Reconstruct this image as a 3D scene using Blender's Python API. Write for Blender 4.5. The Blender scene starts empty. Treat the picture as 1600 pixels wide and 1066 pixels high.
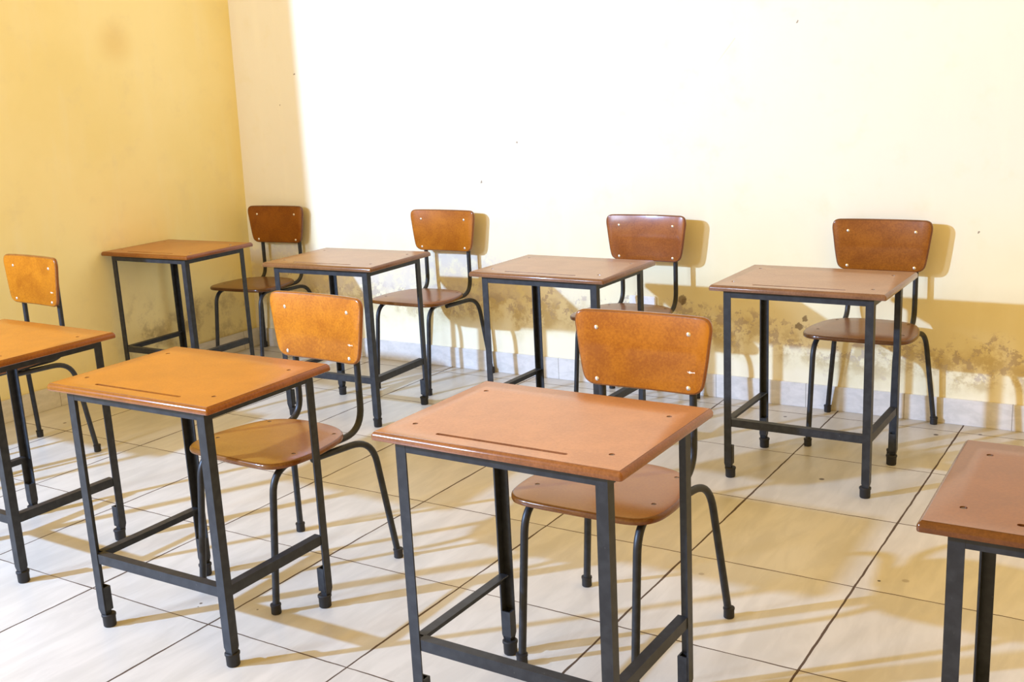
import bpy, bmesh, math
from mathutils import Vector, Matrix

SC = bpy.context.scene
COL = SC.collection

# ------------------------------------------------------------------ helpers
def link(o, parent=None):
    COL.objects.link(o)
    if parent is not None:
        o.parent = parent
    return o

def obj(name, bm, mats, parent=None, smooth=True, angle=35):
    bmesh.ops.recalc_face_normals(bm, faces=bm.faces[:])
    me = bpy.data.meshes.new(name)
    bm.to_mesh(me)
    bm.free()
    for m in (mats if isinstance(mats, (list, tuple)) else [mats]):
        me.materials.append(m)
    if smooth:
        me.polygons.foreach_set('use_smooth', [True] * len(me.polygons))
        me.set_sharp_from_angle(angle=math.radians(angle))
    return link(bpy.data.objects.new(name, me), parent)

def thing(name, label, cat, loc, rz=0.0, group=None):
    o = bpy.data.objects.new(name, None)
    o.empty_display_size = 0.1
    o.location = loc
    o.rotation_euler = (0, 0, rz)
    o['label'] = label
    o['category'] = cat
    if group:
        o['group'] = group
    return link(o)

def struct(o):
    o['kind'] = 'structure'
    return o

def copy_tree(o, parent=None):
    c = o.copy()
    COL.objects.link(c)
    if parent is not None:
        c.parent = parent
    for ch in list(o.children):
        copy_tree(ch, c)
    return c

def add_box(bm, lo, hi, mi=0):
    x0, y0, z0 = lo
    x1, y1, z1 = hi
    vs = [bm.verts.new(p) for p in ((x0, y0, z0), (x1, y0, z0), (x1, y1, z0), (x0, y1, z0),
                                    (x0, y0, z1), (x1, y0, z1), (x1, y1, z1), (x0, y1, z1))]
    for f in ((3, 2, 1, 0), (4, 5, 6, 7), (0, 1, 5, 4), (1, 2, 6, 5), (2, 3, 7, 6), (3, 0, 4, 7)):
        bm.faces.new([vs[i] for i in f]).material_index = mi

def loft(bm, rings, cap0=True, cap1=True, mi=0):
    R = [[bm.verts.new(p) for p in r] for r in rings]
    n = len(R[0])
    for a, b in zip(R, R[1:]):
        for i in range(n):
            j = (i + 1) % n
            bm.faces.new((a[i], a[j], b[j], b[i])).material_index = mi
    if cap0:
        bm.faces.new(R[0][::-1]).material_index = mi
    if cap1:
        bm.faces.new(R[-1]).material_index = mi
    return R

def prism_z(bm, poly, z0, z1):
    loft(bm, [[(x, y, z0) for x, y in poly], [(x, y, z1) for x, y in poly]])

def lathe(bm, prof, c=(0, 0, 0), seg=16, axis=None):
    """profile of (radius, height) turned about z, optionally turned to another axis"""
    M = Matrix.Identity(3)
    if axis is not None:
        M = Vector((0, 0, 1)).rotation_difference(Vector(axis)).to_matrix()
    rings = []
    for r, h in prof:
        rings.append([Vector(c) + M @ Vector((r * math.cos(2 * math.pi * k / seg), r * math.sin(2 * math.pi * k / seg), h))
                      for k in range(seg)])
    loft(bm, rings)

def fillet(pts, rad, n=9):
    out = [Vector(pts[0])]
    for i in range(1, len(pts) - 1):
        p, a, b = Vector(pts[i]), Vector(pts[i - 1]), Vector(pts[i + 1])
        d = rad[i - 1]
        s = p + (a - p).normalized() * d
        e = p + (b - p).normalized() * d
        for k in range(n + 1):
            t = k / n
            out.append(s * (1 - t) ** 2 + p * (2 * t * (1 - t) * 1.08 - 0.16 * t * (1 - t)) + e * t ** 2)
    out.append(Vector(pts[-1]))
    return out

def tube(bm, path, r, seg=12):
    d0 = (path[1] - path[0]).normalized()
    u = d0.orthogonal().normalized()
    rings = []
    for i, p in enumerate(path):
        if i == 0:
            d = d0
        elif i == len(path) - 1:
            d = (path[i] - path[i - 1]).normalized()
        else:
            d = (path[i + 1] - path[i - 1]).normalized()
        u = (u - d * u.dot(d)).normalized()
        v = d.cross(u)
        rings.append([p + u * (r * math.cos(2 * math.pi * k / seg)) + v * (r * math.sin(2 * math.pi * k / seg)) for k in range(seg)])
    loft(bm, rings)

def smooth_outline(half, n=6):
    """closed outline from the right half (bottom to top), Catmull-Rom smoothed and mirrored"""
    pts = [Vector((x, y, 0)) for x, y in half]
    left = [Vector((-p.x, p.y, 0)) for p in pts[::-1]]
    if abs(pts[-1].x) < 1e-6:
        left = left[1:]
    if abs(pts[0].x) < 1e-6:
        left = left[:-1]
    P = pts + left
    out = []
    N = len(P)
    for i in range(N):
        p0, p1, p2, p3 = P[i - 1], P[i], P[(i + 1) % N], P[(i + 2) % N]
        for k in range(n):
            t = k / n
            out.append(0.5 * (2 * p1 + (p2 - p0) * t + (2 * p0 - 5 * p1 + 4 * p2 - p3) * t * t + (3 * p1 - p0 - 3 * p2 + p3) * t ** 3))
    return [(p.x, p.y) for p in out]

def round_rect(w, h, r, n=5):
    out = []
    for cx, cy, a0 in ((w - r, h - r, 0), (-w + r, h - r, 90), (-w + r, -h + r, 180), (w - r, -h + r, 270)):
        for k in range(n + 1):
            a = math.radians(a0 + 90 * k / n)
            out.append((cx + r * math.cos(a), cy + r * math.sin(a)))
    return out

def inset(poly, d):
    n = len(poly)
    out = []
    for i in range(n):
        a, b, c = Vector(poly[i - 1]), Vector(poly[i]), Vector(poly[(i + 1) % n])
        t1, t2 = (b - a).normalized(), (c - b).normalized()
        nn = Vector((-(t1.y + t2.y), t1.x + t2.x))
        nn = nn / max(nn.length, 1e-9)
        out.append((b.x + nn.x * d, b.y + nn.y * d))
    return out

def plate(bm, outline, prof, holes=()):
    """board: prof = [(inset, z)...] bottom to top; side faces get material 1.
    holes = [(loop, depth, shrink)] pockets sunk in the top face."""
    rings = [[(x, y, z) for x, y in inset(outline, d)] for d, z in prof]
    R = loft(bm, rings, cap0=True, cap1=False, mi=1)
    ztop = prof[-1][1]
    edges = []
    def ring_edges(vs):
        for i in range(len(vs)):
            e = bm.edges.get((vs[i], vs[(i + 1) % len(vs)]))
            if e is None:
                e = bm.edges.new((vs[i], vs[(i + 1) % len(vs)]))
            edges.append(e)
    ring_edges(R[-1])
    if not holes:
        bm.faces.new(R[-1]).material_index = 0
        return
    for loop, depth, shrink in holes:
        top = [bm.verts.new((x, y, ztop)) for x, y in loop]
        bot = [bm.verts.new((x, y, ztop - depth)) for x, y in inset(loop, shrink)]
        ring_edges(top)
        n = len(loop)
        for i in range(n):
            j = (i + 1) % n
            bm.faces.new((top[i], top[j], bot[j], bot[i])).material_index = 1
        bm.faces.new(bot).material_index = 1
    r = bmesh.ops.triangle_fill(bm, use_beauty=True, use_dissolve=False, edges=edges)
    for f in r['geom']:
        if isinstance(f, bmesh.types.BMFace):
            f.material_index = 0

def stadium(cx, cy, hl, r, n=8):
    out = []
    for k in range(n + 1):
        a = math.radians(-90 + 180 * k / n)
        out.append((cx + hl + r * math.cos(a), cy + r * math.sin(a)))
    for k in range(n + 1):
        a = math.radians(90 + 180 * k / n)
        out.append((cx - hl + r * math.cos(a), cy + r * math.sin(a)))
    return out

def circle(cx, cy, r, n=14):
    return [(cx + r * math.cos(2 * math.pi * k / n), cy + r * math.sin(2 * math.pi * k / n)) for k in range(n)]

# ------------------------------------------------------------------ materials
class NT:
    def __init__(self, name):
        self.m = bpy.data.materials.new(name)
        self.m.use_nodes = True
        self.t = self.m.node_tree
        self.b = self.t.nodes['Principled BSDF']
    def n(self, typ, **kw):
        nd = self.t.nodes.new(typ)
        for k, v in kw.items():
            setattr(nd, k, v)
        return nd
    def l(self, a, b):
        self.t.links.new(a, b)
    def val(self, sock, v):
        if hasattr(v, 'links') or isinstance(v, bpy.types.NodeSocket):
            self.l(v, sock)
        else:
            sock.default_value = v
    def math(self, op, a, b=None, c=None, clamp=False):
        nd = self.n('ShaderNodeMath', operation=op)
        nd.use_clamp = clamp
        self.val(nd.inputs[0], a)
        if b is not None:
            self.val(nd.inputs[1], b)
        if c is not None:
            self.val(nd.inputs[2], c)
        return nd.outputs[0]
    def mix(self, f, a, b, mode='MIX'):
        nd = self.n('ShaderNodeMix', data_type='RGBA', blend_type=mode)
        self.val(nd.inputs[0], f)
        self.val(nd.inputs[6], a if not isinstance(a, tuple) else (*a, 1))
        self.val(nd.inputs[7], b if not isinstance(b, tuple) else (*b, 1))
        return nd.outputs[2]
    def obj_coords(self):
        return self.n('ShaderNodeTexCoord').outputs['Object']
    def scaled(self, vec, s, off=(0, 0, 0)):
        nd = self.n('ShaderNodeMapping')
        self.l(vec, nd.inputs[0])
        nd.inputs['Scale'].default_value = s
        nd.inputs['Location'].default_value = off
        return nd.outputs[0]
    def noise(self, vec, scale, detail=3, rough=0.5, dist=0.0):
        nd = self.n('ShaderNodeTexNoise')
        self.l(vec, nd.inputs['Vector'])
        nd.inputs['Scale'].default_value = scale
        nd.inputs['Detail'].default_value = detail
        nd.inputs['Roughness'].default_value = rough
        nd.inputs['Distortion'].default_value = dist
        return nd.outputs['Fac']
    def ramp(self, f, a, b):
        nd = self.n('ShaderNodeMapRange', interpolation_type='SMOOTHSTEP')
        self.val(nd.inputs[0], f)
        nd.inputs[1].default_value = a
        nd.inputs[2].default_value = b
        return nd.outputs[0]
    def sep(self, vec):
        nd = self.n('ShaderNodeSeparateXYZ')
        self.l(vec, nd.inputs[0])
        return nd.outputs
    def spot(self, vec, p, r0, r1):
        """1 inside radius r0 of the point p, 0 outside r1"""
        nd = self.n('ShaderNodeVectorMath', operation='DISTANCE')
        self.l(vec, nd.inputs[0])
        nd.inputs[1].default_value = p
        return self.ramp(nd.outputs['Value'], r1, r0)
    def bump(self, h, strength, dist):
        nd = self.n('ShaderNodeBump')
        nd.inputs['Strength'].default_value = strength
        nd.inputs['Distance'].default_value = dist
        self.l(h, nd.inputs['Height'])
        self.l(nd.outputs[0], self.b.inputs['Normal'])

def wood(name, c0, c1, rough, coat, coat_rough, mark=False):
    m = NT(name)
    v = m.obj_coords()
    info = m.n('ShaderNodeObjectInfo')
    off = m.n('ShaderNodeVectorMath', operation='ADD')
    m.l(v, off.inputs[0])
    rr = m.math('MULTIPLY', info.outputs['Random'], 7.0)
    m.l(rr, off.inputs[1])
    w = off.outputs[0]
    fine = m.noise(w, 150, 3, 0.7)
    cloud = m.noise(w, 9, 3, 0.55, 0.4)
    f = m.math('ADD', m.math('MULTIPLY', fine, 0.5), m.math('MULTIPLY', cloud, 0.5))
    col = m.mix(m.ramp(f, 0.36, 0.64), c0, c1)
    col = m.mix(1.0, col, info.outputs['Color'], 'MULTIPLY')
    if mark:
        # a small pale scuff low on the right, on the boards whose colour alpha asks for it
        x, y, z = m.sep(v)
        jag = m.math('MULTIPLY', m.math('SUBTRACT', m.noise(v, 180, 2), 0.5), 0.012)
        dx = m.math('ABSOLUTE', m.math('SUBTRACT', x, 0.146))
        dz = m.math('ABSOLUTE', m.math('SUBTRACT', m.math('ADD', z, jag), 0.7255))
        sc = m.math('MULTIPLY', m.math('LESS_THAN', dx, 0.011), m.math('LESS_THAN', dz, 0.0018))
        sc = m.math('MULTIPLY', sc, info.outputs['Alpha'])
        col = m.mix(sc, col, (0.85, 0.72, 0.55))
    m.l(col, m.b.inputs['Base Color'])
    m.b.inputs['Roughness'].default_value = rough
    m.b.inputs['Coat Weight'].default_value = coat
    m.b.inputs['Coat Roughness'].default_value = coat_rough
    m.b.inputs['Specular IOR Level'].default_value = 0.12
    m.b.inputs['Coat IOR'].default_value = 1.5
    m.bump(m.noise(w, 60, 2), 0.03, 0.002)
    return m.m

WOOD = wood('varnished_board', (0.41, 0.158, 0.020), (0.50, 0.200, 0.028), 0.45, 0.75, 0.24)
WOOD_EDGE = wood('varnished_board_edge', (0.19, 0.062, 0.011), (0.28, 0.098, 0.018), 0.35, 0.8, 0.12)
BACKWOOD = wood('varnished_backrest', (0.31, 0.090, 0.004), (0.47, 0.160, 0.008), 0.40, 0.35, 0.14, True)

def steel():
    m = NT('black_painted_steel')
    v = m.obj_coords()
    n = m.noise(v, 40, 3)
    col = m.mix(m.ramp(n, 0.35, 0.7), (0.016, 0.018, 0.021), (0.027, 0.030, 0.034))
    scuff = m.ramp(m.noise(m.scaled(v, (1, 1, 0.4)), 90, 2, 0.5), 0.74, 0.80)
    col = m.mix(m.math('MULTIPLY', scuff, 0.25), col, (0.30, 0.29, 0.27))
    m.l(col, m.b.inputs['Base Color'])
    m.b.inputs['Roughness'].default_value = 0.42
    m.b.inputs['Specular IOR Level'].default_value = 0.38
    return m.m
STEEL = steel()

def simple(name, col, rough, metal=0.0, var=0.15, scale=50):
    m = NT(name)
    n = m.noise(m.obj_coords(), scale, 2)
    lo = tuple(c * (1 - var) for c in col)
    hi = tuple(c * (1 + var) for c in col)
    m.l(m.mix(n, lo, hi), m.b.inputs['Base Color'])
    m.b.inputs['Roughness'].default_value = rough
    m.b.inputs['Metallic'].default_value = metal
    return m.m
RUBBER = simple('black_rubber', (0.012, 0.012, 0.013), 0.6)
ZINC = simple('zinc_screw', (0.85, 0.83, 0.78), 0.28, 0.9)
DARKSCREW = simple('dark_screw', (0.16, 0.12, 0.08), 0.35, 0.8)
PLASTIC = simple('white_plastic', (0.82, 0.81, 0.78), 0.4)
FRAMEP = simple('white_window_paint', (0.75, 0.72, 0.66), 0.5)

XL, YW = -4.9138, 4.7293          # inner faces of the left and back walls
TS, TX, TY = 0.53056, -1.8436, 2.4947   # floor tile size and origin

def floor_mat():
    m = NT('marble_floor_tiles')
    v = m.obj_coords()
    x, y, z = m.sep(v)
    wob = m.math('MULTIPLY', m.math('SUBTRACT', m.noise(v, 14, 3), 0.5), 0.006)
    u = m.math('DIVIDE', m.math('SUBTRACT', m.math('ADD', x, wob), TX), TS)
    w = m.math('DIVIDE', m.math('SUBTRACT', m.math('ADD', y, wob), TY), TS)
    def edge(t):
        f = m.math('FRACT', t)
        return m.math('MULTIPLY', m.math('MINIMUM', f, m.math('SUBTRACT', 1.0, f)), TS)
    eu, ew = edge(u), edge(w)
    thick = m.math('ADD', 0.0007, m.math('MULTIPLY', m.noise(v, 5, 2), 0.0030))
    gu = m.math('LESS_THAN', eu, m.math('MULTIPLY', thick, 1.5))
    gw = m.math('LESS_THAN', ew, thick)
    grout = m.math('MAXIMUM', gu, gw)
    cell = m.n('ShaderNodeCombineXYZ')
    m.l(m.math('FLOOR', u), cell.inputs[0])
    m.l(m.math('FLOOR', w), cell.inputs[1])
    wn = m.n('ShaderNodeTexWhiteNoise', noise_dimensions='3D')
    m.l(cell.outputs[0], wn.inputs['Vector'])
    # each tile shifts the veining
    sh = m.n('ShaderNodeVectorMath', operation='MULTIPLY_ADD')
    m.l(wn.outputs['Color'], sh.inputs[0])
    sh.inputs[1].default_value = (9, 9, 9)
    m.l(v, sh.inputs[2])
    rot = m.n('ShaderNodeMapping')
    m.l(sh.outputs[0], rot.inputs[0])
    rot.inputs['Rotation'].default_value = (0, 0, 0.25)
    rot.inputs['Scale'].default_value = (9, 2.0, 1)
    vein = m.noise(rot.outputs[0], 1.7, 4, 0.6, 0.5)
    cloud = m.noise(sh.outputs[0], 3.5, 3)
    fac = m.math('ADD', m.math('MULTIPLY', m.ramp(vein, 0.35, 0.7), 0.6), m.math('MULTIPLY', cloud, 0.4))
    col = m.mix(fac, (0.52, 0.505, 0.45), (0.66, 0.64, 0.575))
    tint = m.math('MULTIPLY_ADD', wn.outputs['Value'], 0.10, 0.93)
    col = m.mix(1.0, col, m.n('ShaderNodeCombineColor').outputs[0], 'MULTIPLY') if False else col
    tv = m.n('ShaderNodeCombineXYZ')
    for i in range(3):
        m.l(tint, tv.inputs[i])
    col = m.mix(1.0, col, tv.outputs[0], 'MULTIPLY')
    # specks and crumbs lying about
    for p, r in (((-1.129, 3.856), 0.012), ((-0.729, 3.096), 0.006), ((-4.62, 3.108), 0.010), ((-2.50, 2.05), 0.006),
                 ((-2.49, 2.03), 0.003), ((-2.31, 2.10), 0.004), ((-0.86, 4.55), 0.012), ((-1.5, 4.55), 0.010),
                 ((-1.95, 3.2), 0.004), ((-0.70, 4.62), 0.010)):
        m_ = m.spot(v, (p[0], p[1], 0), r * 0.6, r)
        col = m.mix(m_, col, (0.08, 0.06, 0.045))
    for p, r in (((-1.219, 2.908), 0.011), ((-0.66, 3.13), 0.013)):
        m_ = m.spot(v, (p[0], p[1], 0), r * 0.6, r)
        col = m.mix(m.math('MULTIPLY', m_, 0.45), col, (0.20, 0.15, 0.09))
    grime = m.ramp(m.noise(v, 1.6, 4, 0.6), 0.60, 0.75)
    col = m.mix(m.math('MULTIPLY', grime, 0.15), col, (0.42, 0.36, 0.28))
    # floor turns browner towards the back wall
    col = m.mix(m.math('MULTIPLY', m.ramp(m.math('ADD', y, m.math('MULTIPLY', m.noise(v, 8, 3), 0.4)), 4.55, 5.1), 0.35), col, (0.30, 0.25, 0.18))
    col = m.mix(grout, col, (0.085, 0.055, 0.035))
    m.l(col, m.b.inputs['Base Color'])
    m.l(m.math('ADD', 0.30, m.math('MULTIPLY', grout, 0.5)), m.b.inputs['Roughness'])
    m.b.inputs['Specular IOR Level'].default_value = 0.35
    m.bump(m.math('SUBTRACT', 1.0, grout), 0.25, 0.001)
    return m.m

def wall_mat(kind):
    m = NT('yellow_plaster_' + kind)
    v = m.obj_coords()
    x, y, z = m.sep(v)
    big = m.noise(v, 1.3, 4, 0.6)
    mid = m.noise(v, 7, 4, 0.6)
    if kind == 'back':
        col = m.mix(m.ramp(big, 0.3, 0.7), (0.80, 0.735, 0.48), (0.85, 0.785, 0.54))
        # paler higher up: the lit wall's whiteness is mixed into the colour
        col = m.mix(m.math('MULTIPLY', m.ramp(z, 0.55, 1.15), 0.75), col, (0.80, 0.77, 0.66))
    else:
        col = m.mix(m.ramp(big, 0.3, 0.7), (0.87, 0.77, 0.38), (0.92, 0.83, 0.46))
    col = m.mix(m.math('MULTIPLY', m.ramp(mid, 0.52, 0.78), 0.30), col, (0.76, 0.68, 0.42))
    drag = m.noise(m.scaled(v, (9, 9, 1.2)), 1.5, 3)
    col = m.mix(m.math('MULTIPLY', m.ramp(drag, 0.5, 0.8), 0.18), col, (0.92, 0.88, 0.68))
    n1 = m.noise(v, 4.2, 6, 0.62)
    n2 = m.noise(m.scaled(v, (1, 1, 1), (3.1, 1.7, 5.2)), 9, 6, 0.7)
    n3 = m.noise(m.scaled(v, (1, 1, 1), (7.7, 4.1, 2.2)), 22, 4, 0.7)
    zz = m.math('ADD', z, m.math('MULTIPLY', m.math('SUBTRACT', n1, 0.5), 0.32))
    if kind == 'back':
        # rising damp: a band of bare grey plaster, brown bloom and pale putty
        # the band drops towards the right end of the wall
        drop = m.math('MULTIPLY', m.ramp(x, -2.6, -0.6), -0.10)
        zb = m.math('SUBTRACT', zz, drop)
        band = m.math('MULTIPLY', m.ramp(zb, 0.24, 0.31), m.ramp(zb, 0.46, 0.37))
        brown = m.math('MULTIPLY', band, m.ramp(n2, 0.44, 0.56))
        col = m.mix(m.math('MULTIPLY', brown, 0.62), col, (0.50, 0.38, 0.16))
        grey = m.math('MULTIPLY', m.math('MULTIPLY', m.ramp(zb, 0.29, 0.35), m.ramp(zb, 0.48, 0.43)), m.ramp(n3, 0.52, 0.57))
        col = m.mix(m.math('MULTIPLY', grey, 0.8), col, (0.50, 0.42, 0.33))
        putty = m.math('MULTIPLY', m.ramp(x, -2.2, -3.3), m.math('MULTIPLY', m.ramp(zz, 0.34, 0.44), m.ramp(zz, 0.72, 0.60)))
        putty = m.math('MULTIPLY', putty, m.ramp(n2, 0.38, 0.56))
        col = m.mix(m.math('MULTIPLY', putty, 0.75), col, (0.66, 0.60, 0.52))
        low = m.math('MULTIPLY', m.ramp(z, 0.30, 0.20), m.ramp(n2, 0.60, 0.68))
        col = m.mix(m.math('MULTIPLY', low, 0.45), col, (0.60, 0.50, 0.38))
        pale = m.math('MULTIPLY', m.ramp(zb, 0.26, 0.20), 0.5)
        col = m.mix(pale, col, (0.92, 0.86, 0.66))
        marks = [((-1.474, YW, 0.412), 0.016), ((-1.497, YW, 0.376), 0.020), ((-2.066, YW, 0.464), 0.026), ((-2.055, YW, 0.455), 0.018),
                 ((-0.762, YW, 0.821), 0.006), ((-3.183, YW, 1.015), 0.008), ((-2.952, YW, 1.218), 0.008), ((-1.52, YW, 1.70), 0.007),
                 ((-4.55, YW, 1.45), 0.006), ((-4.42, YW, 1.62), 0.006)]
        dark = (0.20, 0.15, 0.10)
        # a thin diagonal scratch
        d = Vector((0.069, 0, 0.083)).normalized()
        rel = m.n('ShaderNodeVectorMath', operation='SUBTRACT')
        m.l(v, rel.inputs[0])
        rel.inputs[1].default_value = (-1.869, YW, 1.567)
        rx, ry, rz = m.sep(rel.outputs[0])
        along = m.math('ADD', m.math('MULTIPLY', rx, d.x), m.math('MULTIPLY', rz, d.z))
        across = m.math('ABSOLUTE', m.math('SUBTRACT', m.math('MULTIPLY', rx, d.z), m.math('MULTIPLY', rz, d.x)))
        s = m.math('MULTIPLY', m.math('LESS_THAN', across, 0.0018), m.math('MULTIPLY', m.ramp(along, -0.06, 0.06), m.math('LESS_THAN', along, 0.11)))
        col = m.mix(m.math('MULTIPLY', s, 0.35), col, (0.55, 0.40, 0.20))
    else:
        smear = m.math('MULTIPLY', m.ramp(y, 3.55, 3.95), m.math('MULTIPLY', m.ramp(zz, 0.52, 0.30), m.ramp(n2, 0.46, 0.68)))
        col = m.mix(m.math('MULTIPLY', smear, 0.60), col, (0.40, 0.31, 0.16))
        col = m.mix(m.math('MULTIPLY', m.ramp(z, 0.9, 0.2), 0.15), col, (0.74, 0.64, 0.38))
        marks = [((XL, 3.662, 1.633), 0.014), ((XL, 3.766, 1.631), 0.010), ((XL, 3.60, 1.645), 0.009), ((XL, 3.95, 0.72), 0.010),
                 ((XL, 4.20, 1.10), 0.008), ((XL, 3.50, 1.02), 0.008)]
        dark = (0.52, 0.36, 0.12)
        big_spot = m.spot(v, (XL, 3.90, 1.82), 0.02, 0.16)
        col = m.mix(m.math('MULTIPLY', big_spot, 0.35), col, (0.66, 0.45, 0.13))
        for p, r, a in (((XL, 4.20, 0.27), 0.13, 0.5), ((XL, 4.32, 0.33), 0.09, 0.45), ((XL, 3.93, 0.22), 0.12, 0.5)):
            sp = m.math('MULTIPLY', m.spot(v, p, r * 0.2, r), m.ramp(n2, 0.40, 0.60))
            col = m.mix(m.math('MULTIPLY', sp, a), col, (0.27, 0.21, 0.12))
    wv = m.n('ShaderNodeVectorMath', operation='MULTIPLY_ADD')
    nz = m.n('ShaderNodeTexNoise')
    nz.inputs['Scale'].default_value = 45
    m.l(v, nz.inputs['Vector'])
    m.l(nz.outputs['Color'], wv.inputs[0])
    wv.inputs[1].default_value = (0.03, 0.03, 0.03)
    m.l(v, wv.inputs[2])
    for p, r in marks:
        sp = m.spot(wv.outputs[0], tuple(c + 0.015 for c in p), r * 0.7, r)
        col = m.mix(m.math('MULTIPLY', sp, 0.8), col, dark)
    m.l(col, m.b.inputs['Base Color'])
    m.b.inputs['Roughness'].default_value = 0.75
    m.b.inputs['Specular IOR Level'].default_value = 0.2
    h = m.math('ADD', m.math('MULTIPLY', mid, 0.7), m.math('MULTIPLY', m.noise(v, 60, 2), 0.15))
    m.bump(h, 0.12, 0.006)
    return m.m

def skirting_mat(axis):
    m = NT('marble_skirting_' + axis)
    v = m.obj_coords()
    x, y, z = m.sep(v)
    t = x if axis == 'x' else y
    f = m.math('FRACT', m.math('DIVIDE', m.math('ADD', t, 11.841), 0.4325))
    e = m.math('MULTIPLY', m.math('MINIMUM', f, m.math('SUBTRACT', 1.0, f)), 0.4325)
    seam = m.math('LESS_THAN', e, 0.0016)
    n = m.noise(m.scaled(v, (3, 3, 7)), 4, 5, 0.65, 0.6)
    col = m.mix(m.ramp(n, 0.3, 0.7), (0.60, 0.59, 0.55), (0.72, 0.70, 0.66))
    col = m.mix(m.math('MULTIPLY', m.ramp(m.noise(v, 18, 5, 0.7), 0.5, 0.75), 0.25), col, (0.42, 0.39, 0.34))
    col = m.mix(m.math('MULTIPLY', seam, 0.75), col, (0.20, 0.17, 0.13))
    m.l(col, m.b.inputs['Base Color'])
    m.b.inputs['Roughness'].default_value = 0.38
    return m.m

# ------------------------------------------------------------------ the room
JAMB = 2.05                # far jamb of the window opening in the left wall
SILL, HEAD, WIN0 = 0.95, 3.0, -2.9
TOP = 3.3
X1, Y0 = 4.0, -4.0         # how far floor and walls run

bm = bmesh.new()
n = 1
vs = [bm.verts.new(p) for p in ((XL - 0.2, Y0, 0), (X1, Y0, 0), (X1, YW + 0.2, 0), (XL - 0.2, YW + 0.2, 0),
                                (XL - 0.2, Y0, -0.1), (X1, Y0, -0.1), (X1, YW + 0.2, -0.1), (XL - 0.2, YW + 0.2, -0.1))]
for f in ((0, 1, 2, 3), (7, 6, 5, 4), (4, 5, 1, 0), (5, 6, 2, 1), (6, 7, 3, 2), (7, 4, 0, 3)):
    bm.faces.new([vs[i] for i in f])
struct(obj('floor', bm, floor_mat(), smooth=False))

bm = bmesh.new()
add_box(bm, (XL - 0.2, YW, 0), (X1, YW + 0.2, TOP))
struct(obj('wall_back', bm, wall_mat('back'), smooth=False))

# the left wall leans in a little towards its top, with a window hole nearer the camera
def lean(p):
    x, y, z = p
    k = 0.022 * (z - 0.7) * max(0.0, (y - 1.5) / (YW - 1.5))
    return (x + (k if x > XL - 0.1 else 0), y, z)
bm = bmesh.new()
for lo, hi in (((XL - 0.2, JAMB, 0), (XL, YW, TOP)), ((XL - 0.2, Y0, 0), (XL, WIN0, TOP)),
               ((XL - 0.2, WIN0, 0), (XL, JAMB, SILL)), ((XL - 0.2, WIN0, HEAD), (XL, JAMB, TOP))):
    add_box(bm, lo, hi)
for v_ in bm.verts:
    v_.co = lean(v_.co)
struct(obj('wall_left', bm, wall_mat('left'), smooth=False))

bm = bmesh.new()
add_box(bm, (XL + 0.0105, YW - 0.010, 0), (X1, YW, 0.1126))
bmesh.ops.bevel(bm, geom=[e for e in bm.edges], offset=0.002, segments=2, affect='EDGES')
struct(obj('baseboard_back', bm, skirting_mat('x')))
bm = bmesh.new()
add_box(bm, (XL, Y0, 0), (XL + 0.010, YW, 0.1126))
bmesh.ops.bevel(bm, geom=[e for e in bm.edges], offset=0.002, segments=2, affect='EDGES')
struct(obj('baseboard_left', bm, skirting_mat('y')))

# ------------------------------------------------------------------ desk
DH, DW, DD, DT = 0.75, 0.637, 0.473, 0.021
LX, LY, FL = 0.2715, 0.2074, 0.028
GROUP_D = 'wooden school desks in rows'
GROUP_C = 'wooden school chairs behind the desks'

def angle_leg(sx, sy, parent):
    """upright of angle iron with its outer corner at (sx*LX, sy*LY)"""
    def P(a, b):
        return (sx * (LX - a), sy * (LY - b))
    t = 0.004
    bm = bmesh.new()
    # angle iron, its toes cut slanting near the floor
    poly = [P(0, 0), P(FL, 0), P(FL, t), P(t, t), P(t, FL), P(0, FL)]
    low = [P(0.004, 0.004), P(FL - .004, 0.004), P(FL - .004, t + .003), P(t + .003, t + .003), P(t + .003, FL - .004), P(0.004, FL - .004)]
    loft(bm, [[(x, y, 0.036) for x, y in low], [(x, y, 0.058) for x, y in poly], [(x, y, DH - DT) for x, y in poly]])
    leg = obj('leg', bm, STEEL, parent, angle=20)
    bm = bmesh.new()
    a0, a1 = 0.0042, 0.0290
    def ring(z, d=0.0):
        return [(x, y, z) for x, y in (P(a0, a0), P(a1 - d, a0), P(a1 - d, a1 - d), P(a0, a1 - d))]
    def hollow(z):
        return [(x, y, z) for x, y in (P(a0 + t, a0 + t), P(a1 - t, a0 + t), P(a1 - t, a1 - t), P(a0 + t, a1 - t))]
    loft(bm, [ring(0.030, 0.006), ring(0.050, 0.004), ring(0.053, 0.0), ring(0.126), hollow(0.126), hollow(0.100)])
    obj('foot_sleeve', bm, STEEL, leg, angle=20)
    bm = bmesh.new()
    cx, cy = P(0.018, 0.018)
    lathe(bm, [(0.0165, 0), (0.0185, 0.003), (0.0190, 0.030), (0.0210, 0.033), (0.0210, 0.038), (0.0185, 0.040)], (cx, cy, 0), 20)
    obj('rubber_foot', bm, RUBBER, leg)
    return leg

def rail(p0, p1, h, side, name, parent, flange='top', zt=DH - DT):
    """angle-iron bar from p0 to p1; side = inward normal"""
    bm = bmesh.new()
    t = 0.004
    sx, sy = side
    z1 = zt
    z0 = zt - h
    d = [(0, z0), (t, z0), (t, z1 - t), (FL * 0.92, z1 - t), (FL * 0.92, z1), (0, z1)]
    if flange == 'none':
        d = [(0, z0), (t, z0), (t, z1), (0, z1)]
    loft(bm, [[(p0[0] + sx * a, p0[1] + sy * a, z) for a, z in d], [(p1[0] + sx * a, p1[1] + sy * a, z) for a, z in d]])
    return obj(name, bm, STEEL, parent, angle=20)

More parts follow.
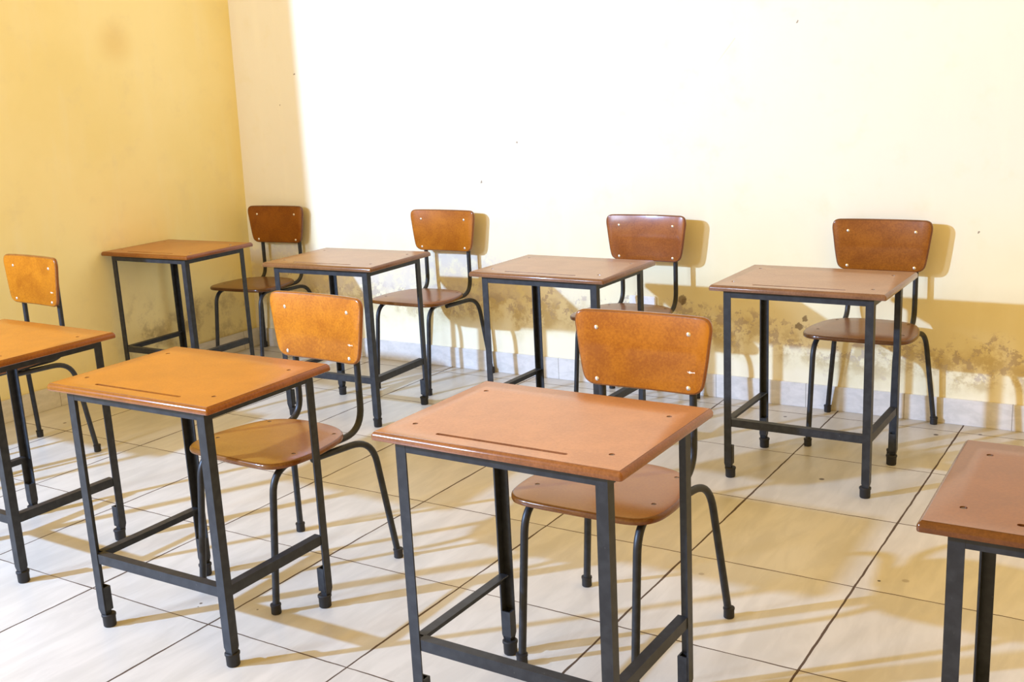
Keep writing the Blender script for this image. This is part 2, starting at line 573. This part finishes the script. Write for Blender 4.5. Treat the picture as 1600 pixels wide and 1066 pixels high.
def make_desk():
    root = thing('school_desk', '', 'desk', (0, 0, 0), 0, GROUP_D)
    outline = round_rect(DW / 2, DD / 2, 0.007, 4)
    z0, z1 = DH - DT, DH
    prof = [(0.0030, z0), (0.0008, z0 + 0.0012), (0, z0 + 0.0035), (0, z1 - 0.0105), (0.0008, z1 - 0.0078), (0.0026, z1 - 0.0048),
            (0.0050, z1 - 0.0024), (0.0074, z1 - 0.0012), (0.0078, z1 - 0.0002), (0.0082, z1)]
    holes = [(stadium(0, -0.186, 0.163, 0.0055), 0.006, 0.0012)]
    spots = [(-0.258, 0.150), (-0.258, -0.145), (0.252, 0.135), (0.252, -0.148)]
    for x, y in spots:
        holes.append((circle(x, y, 0.0066), 0.0035, 0.001))
    bm = bmesh.new()
    plate(bm, outline, prof, holes)
    top = obj('tabletop', bm, [WOOD, WOOD_EDGE], root, angle=40)
    for x, y in spots:
        bm = bmesh.new()
        lathe(bm, [(0.0030, z1 - 0.0036), (0.0054, z1 - 0.0030), (0.0050, z1 - 0.0018), (0.0025, z1 - 0.0010)], (x, y, 0), 14)
        obj('screw', bm, DARKSCREW, top)
    for sx in (-1, 1):
        for sy in (-1, 1):
            angle_leg(sx, sy, root)
    i = 0.0005
    rail((-LX + FL, -LY + i), (LX - FL, -LY + i), 0.028, (0, 1), 'apron_rail', root)
    rail((-LX + FL, LY - i), (LX - FL, LY - i), 0.028, (0, -1), 'apron_rail', root)
    rail((-LX + i, -LY + FL), (-LX + i, LY - FL), 0.028, (1, 0), 'apron_rail', root)
    rail((LX - i, -LY + FL), (LX - i, LY - FL), 0.028, (-1, 0), 'apron_rail', root)
    zs = 0.2344
    rail((-LX + FL - .004, -LY + 0.002), (LX - FL + .004, -LY + 0.002), 0.029, (0, 1), 'stretcher', root, zt=zs)
    rail((-LX + 0.002, -LY + FL - .004), (-LX + 0.002, LY - FL + .004), 0.029, (1, 0), 'stretcher', root, zt=zs + 0.0)
    rail((LX - 0.002, -LY + FL - .004), (LX - 0.002, LY - FL + .004), 0.029, (-1, 0), 'stretcher', root, zt=zs + 0.0)
    return root

# ------------------------------------------------------------------ chair
def make_chair():
    root = thing('school_chair', '', 'chair', (0, 0, 0), 0, GROUP_C)
    sz = 0.464
    half = [(0, -.236), (.10, -.235), (.160, -.229), (.193, -.209), (.214, -.168), (.220, -.09), (.212, -.025), (.197, .040), (.174, .088), (.136, .122), (.080, .143), (0, .150)]
    bm = bmesh.new()
    t = 0.018
    holes = []
    spots = [(-.1685, -.118), (.1685, -.118), (-.1456, .078), (.1456, .078)]
    for x, y in spots:
        holes.append((circle(x, y, 0.0066), 0.0030, 0.001))
    plate(bm, smooth_outline(half, 5), [(.005, sz - t), (.0015, sz - t + .0015), (0, sz - t + .005), (0, sz - .007), (.0012, sz - .0038), (.0038, sz - .0012), (.007, sz)], holes)
    seat = obj('seat', bm, [WOOD, WOOD_EDGE], root, angle=40)
    for x, y in spots:
        bm = bmesh.new()
        lathe(bm, [(0.0026, sz - 0.034), (0.0026, sz - 0.0031), (0.0054, sz - 0.0026), (0.0050, sz - 0.0014), (0.0025, sz - 0.0006)], (x, y, 0), 12)
        lathe(bm, [(0.005, sz - 0.0285), (0.005, sz - 0.0245)], (x, y, 0), 6)
        obj('screw', bm, DARKSCREW, seat)
    # backrest: built flat (x, height), stood up and bowed a little
    bh = [(0, .661), (.10, .661), (.144, .662), (.166, .669), (.181, .688), (.1915, .742), (.200, .805), (.2045, .842), (.2000, .865), (.184, .8765), (.150, .8785), (.08, .879), (0, .879)]
    bm = bmesh.new()
    bt = 0.016
    plate(bm, smooth_outline(bh, 5), [(.005, 0), (.0015, .0015), (0, .005), (0, bt - .006), (.0010, bt - .0032), (.0032, bt - .0010), (.006, bt)])
    for k in range(-6, 7):
        bmesh.ops.bisect_plane(bm, geom=bm.verts[:] + bm.edges[:] + bm.faces[:], plane_co=(k * 0.03 + 0.0003, 0, 0), plane_no=(1, 0, 0))
    def bow(x, h):
        return 0.206 - 0.30 * x * x + 0.035 * (h - 0.75)
    for v_ in bm.verts:
        x, h, d = v_.co
        v_.co = (x, bow(x, h) - (d - 0.0), h)
    back = obj('backrest', bm, [BACKWOOD, WOOD_EDGE], root, angle=40)
    for x in (-.138, .138):
        for h in (.829, .681):
            bm = bmesh.new()
            y = bow(x, h) - bt
            lathe(bm, [(0.0066, -0.0005), (0.0066, 0.0006), (0.0052, 0.0022), (0.0028, 0.0032)], (x, y, h), 14, axis=(0.0, -1, 0))
            obj('screw', bm, ZINC, back)
    r = 0.0108
    for s in (-1, 1):
        bm = bmesh.new()
        tube(bm, fillet([(s * .165, -.244, .004), (s * .161, -.198, .436), (s * .1385, .2125, .436), (s * .138, .2155, .850)], [.075, .085]), r)
        fr = obj('side_frame', bm, STEEL, root, angle=50)
        bm = bmesh.new()
        lathe(bm, [(.0135, 0), (.0152, .002), (.0150, .024), (.0165, .026), (.0162, .031), (.0120, .033)], (s * .165, -.2437, 0), 16)
        obj('rubber_foot', bm, RUBBER, fr)
        bm = bmesh.new()
        tube(bm, fillet([(s * .150, -.03, .414), (s * .186, .203, .418), (s * .2276, .242, .004)], [.085]), r)
        lg = obj('rear_leg', bm, STEEL, root, angle=50)
        bm = bmesh.new()
        lathe(bm, [(.0135, 0), (.0152, .002), (.0150, .024), (.0165, .026), (.0162, .031), (.0120, .033)], (s * .2274, .2416, 0), 16)
        obj('rubber_foot', bm, RUBBER, lg)
    return root

def place(root, x, y, rz, label, tint, mark=False):
    root.location = (x, y, 0)
    root.rotation_euler = (0, 0, rz)
    root['label'] = label
    for ch in root.children:
        k = ch.name.split('.')[0]
        if k in ('tabletop', 'backrest'):
            ch.color = (*tint, 1.0 if mark else 0.0)
        elif k == 'seat':
            ch.color = (tint[0] * 0.66, tint[1] * 0.66, tint[2] * 0.5, 1)

DESKS = [  # last tuple: wood tint, with wall reflections on the tops coloured in
    (-1.2377, 2.0400, -0.0057, 'large front wooden desk at the picture centre, pinkish brown top with a pencil groove', (0.98, 1.04, 1.7)),
    (-2.3881, 2.0181, 0.0133, 'orange wooden desk at front left, standing whole between the cut-off desk and the centre desk', (1.02, 0.92, 0.35)),
    (-3.4087, 2.0859, -0.0120, 'orange wooden desk cut off by the left edge of the picture', (1.02, 0.92, 0.35)),
    (-0.0515, 2.0407, 0.0144, 'brown wooden desk cut off by the right edge of the picture', (0.50, 0.44, 0.38)),
    (-1.1923, 3.9323, -0.0034, 'wooden desk at the right end of the back row, black legs fully visible', (0.76, 1.06, 2.9)),
    (-2.2527, 3.9218, -0.0116, 'back row wooden desk directly behind the large centre desk', (0.78, 1.04, 2.5)),
    (-3.3902, 3.8701, 0.0377, 'back row wooden desk standing behind the orange front left chair', (0.77, 0.98, 1.8)),
    (-4.5400, 2.0500, 0.0100, 'wooden desk outside the left picture edge, in front of the left wall chair', (1.02, 0.92, 0.35)),
    (-4.5860, 3.8950, 0.0301, 'brown wooden desk in the corner tight against the yellow left wall', (0.80, 0.66, 0.35)),
]
OY = -1.44
CHAIRS = [  # last tuple: wood tint; the two pinkish backrests include reflected light
    (-1.2784, 3.8807, 0.0069, 'large front wooden chair with orange brown backrest, behind the centre desk', (0.95, 0.92, 0.85)),
    (-2.3245, 3.7984, -0.0476, 'wooden chair with bright orange backrest behind the orange front left desk', (1.15, 1.18, 1.1)),
    (-4.2387, 4.0986, -0.0598, 'wooden chair beside the yellow left wall, behind the desk cut off at left', (0.95, 0.95, 0.85)),
    (-1.1239, 5.8911, -0.0016, 'rightmost wooden chair against the back wall, brown backrest above the right desk', (0.62, 0.62, 0.95)),
    (-2.1873, 5.8688, -0.0080, 'worn reddish chair against the back wall, just above the large front chair', (0.66, 0.62, 1.3)),
    (-3.3903, 5.8921, 0.0046, 'back wall chair with orange brown backrest, between second and third back row desks', (0.90, 0.88, 0.85)),
    (-4.7000, 5.9066, 0.0774, 'dark brown wooden chair in the corner of the room', (0.52, 0.48, 0.5)),
]
desk = make_desk()
chair = make_chair()
for i, a in enumerate(DESKS):
    o = desk if i == 0 else copy_tree(desk)
    place(o, a[0], a[1], a[2], a[3], a[4])
for i, a in enumerate(CHAIRS):
    o = chair if i == 0 else copy_tree(chair)
    s, c = math.sin(a[2]), math.cos(a[2])
    place(o, a[0] - s * OY, a[1] + c * OY, a[2], a[3], a[4], i < 3)

# white plate low on the back wall behind the third back-row chair
bm = bmesh.new()
add_box(bm, (-2.34, YW - 0.014, 0.385), (-2.20, YW, 0.470))
bmesh.ops.bevel(bm, geom=[e for e in bm.edges], offset=0.004, segments=2, affect='EDGES')
o = obj('wall_plate', bm, PLASTIC)
o['label'] = 'small white plate low on the back wall, seen above a chair seat'
o['category'] = 'wall plate'

# ------------------------------------------------------------------ light
w = bpy.data.worlds.new('warm_room_light')
SC.world = w
w.use_nodes = True
nt = w.node_tree
bg = nt.nodes['Background']
tc = nt.nodes.new('ShaderNodeTexCoord')
sp = nt.nodes.new('ShaderNodeSeparateXYZ')
nt.links.new(tc.outputs['Generated'], sp.inputs[0])
mr = nt.nodes.new('ShaderNodeMapRange')
mr.inputs[1].default_value = -0.2
mr.inputs[2].default_value = 1.0
nt.links.new(sp.outputs[2], mr.inputs[0])
mx = nt.nodes.new('ShaderNodeMix')
mx.data_type = 'RGBA'
mx.inputs[6].default_value = (1.0, 0.625, 0.17, 1)
mx.inputs[7].default_value = (1.0, 0.625, 0.17, 1)
nt.links.new(mr.outputs[0], mx.inputs[0])
nt.links.new(mx.outputs[2], bg.inputs[0])
bg.inputs[1].default_value = 1.26

# bright daylight lamp outside the window opening in the left wall
L = bpy.data.lights.new('window_daylight', 'POINT')
L.energy = 2650
L.color = (0.37, 0.58, 1.0)
L.shadow_soft_size = 0.06
lo = link(bpy.data.objects.new('window_daylight', L))
lo.location = (-5.60, -1.50, 2.88)

# soft area light added inside the room to lighten the corner wall
A = bpy.data.lights.new('corner_fill', 'AREA')
A.shape = 'RECTANGLE'
A.size, A.size_y = 0.5, 0.9
A.energy = 120
A.color = (0.60, 0.74, 1.0)
ao = link(bpy.data.objects.new('corner_fill', A))
ao.location = (-4.35, -1.6, 2.6)
ao.rotation_euler = (Vector((-3.4, 4.7, 0.9)) - Vector(ao.location)).to_track_quat('-Z', 'Y').to_euler()

# ------------------------------------------------------------------ camera
f, pitch, roll, hc, yaw = 1700.8445, 0.230679, -0.0504957, 1.49867, 0.571730
cy_, sy_ = math.cos(yaw), math.sin(yaw)
cp, sp_ = math.cos(pitch), math.sin(pitch)
cr, sr = math.cos(roll), math.sin(roll)
Rv = Vector((cy_, sy_, 0))
Fh = Vector((-sy_, cy_, 0))
Z = Vector((0, 0, 1))
Fv = Fh * cp - Z * sp_
Uv = Fh * sp_ + Z * cp
X = Rv * cr + Uv * sr
Y = Uv * cr - Rv * sr
cam = bpy.data.cameras.new('camera')
cam.sensor_fit = 'HORIZONTAL'
cam.sensor_width = 36
cam.lens = f / 1600 * 36
cam.clip_start = 0.05
co = link(bpy.data.objects.new('camera', cam))
M = Matrix.Identity(4)
for i in range(3):
    M[i][0], M[i][1], M[i][2] = X[i], Y[i], -Fv[i]
M[2][3] = hc
co.matrix_world = M
SC.camera = co

SC.view_settings.view_transform = 'Standard'
SC.view_settings.look = 'None'
SC.view_settings.exposure = 0.0
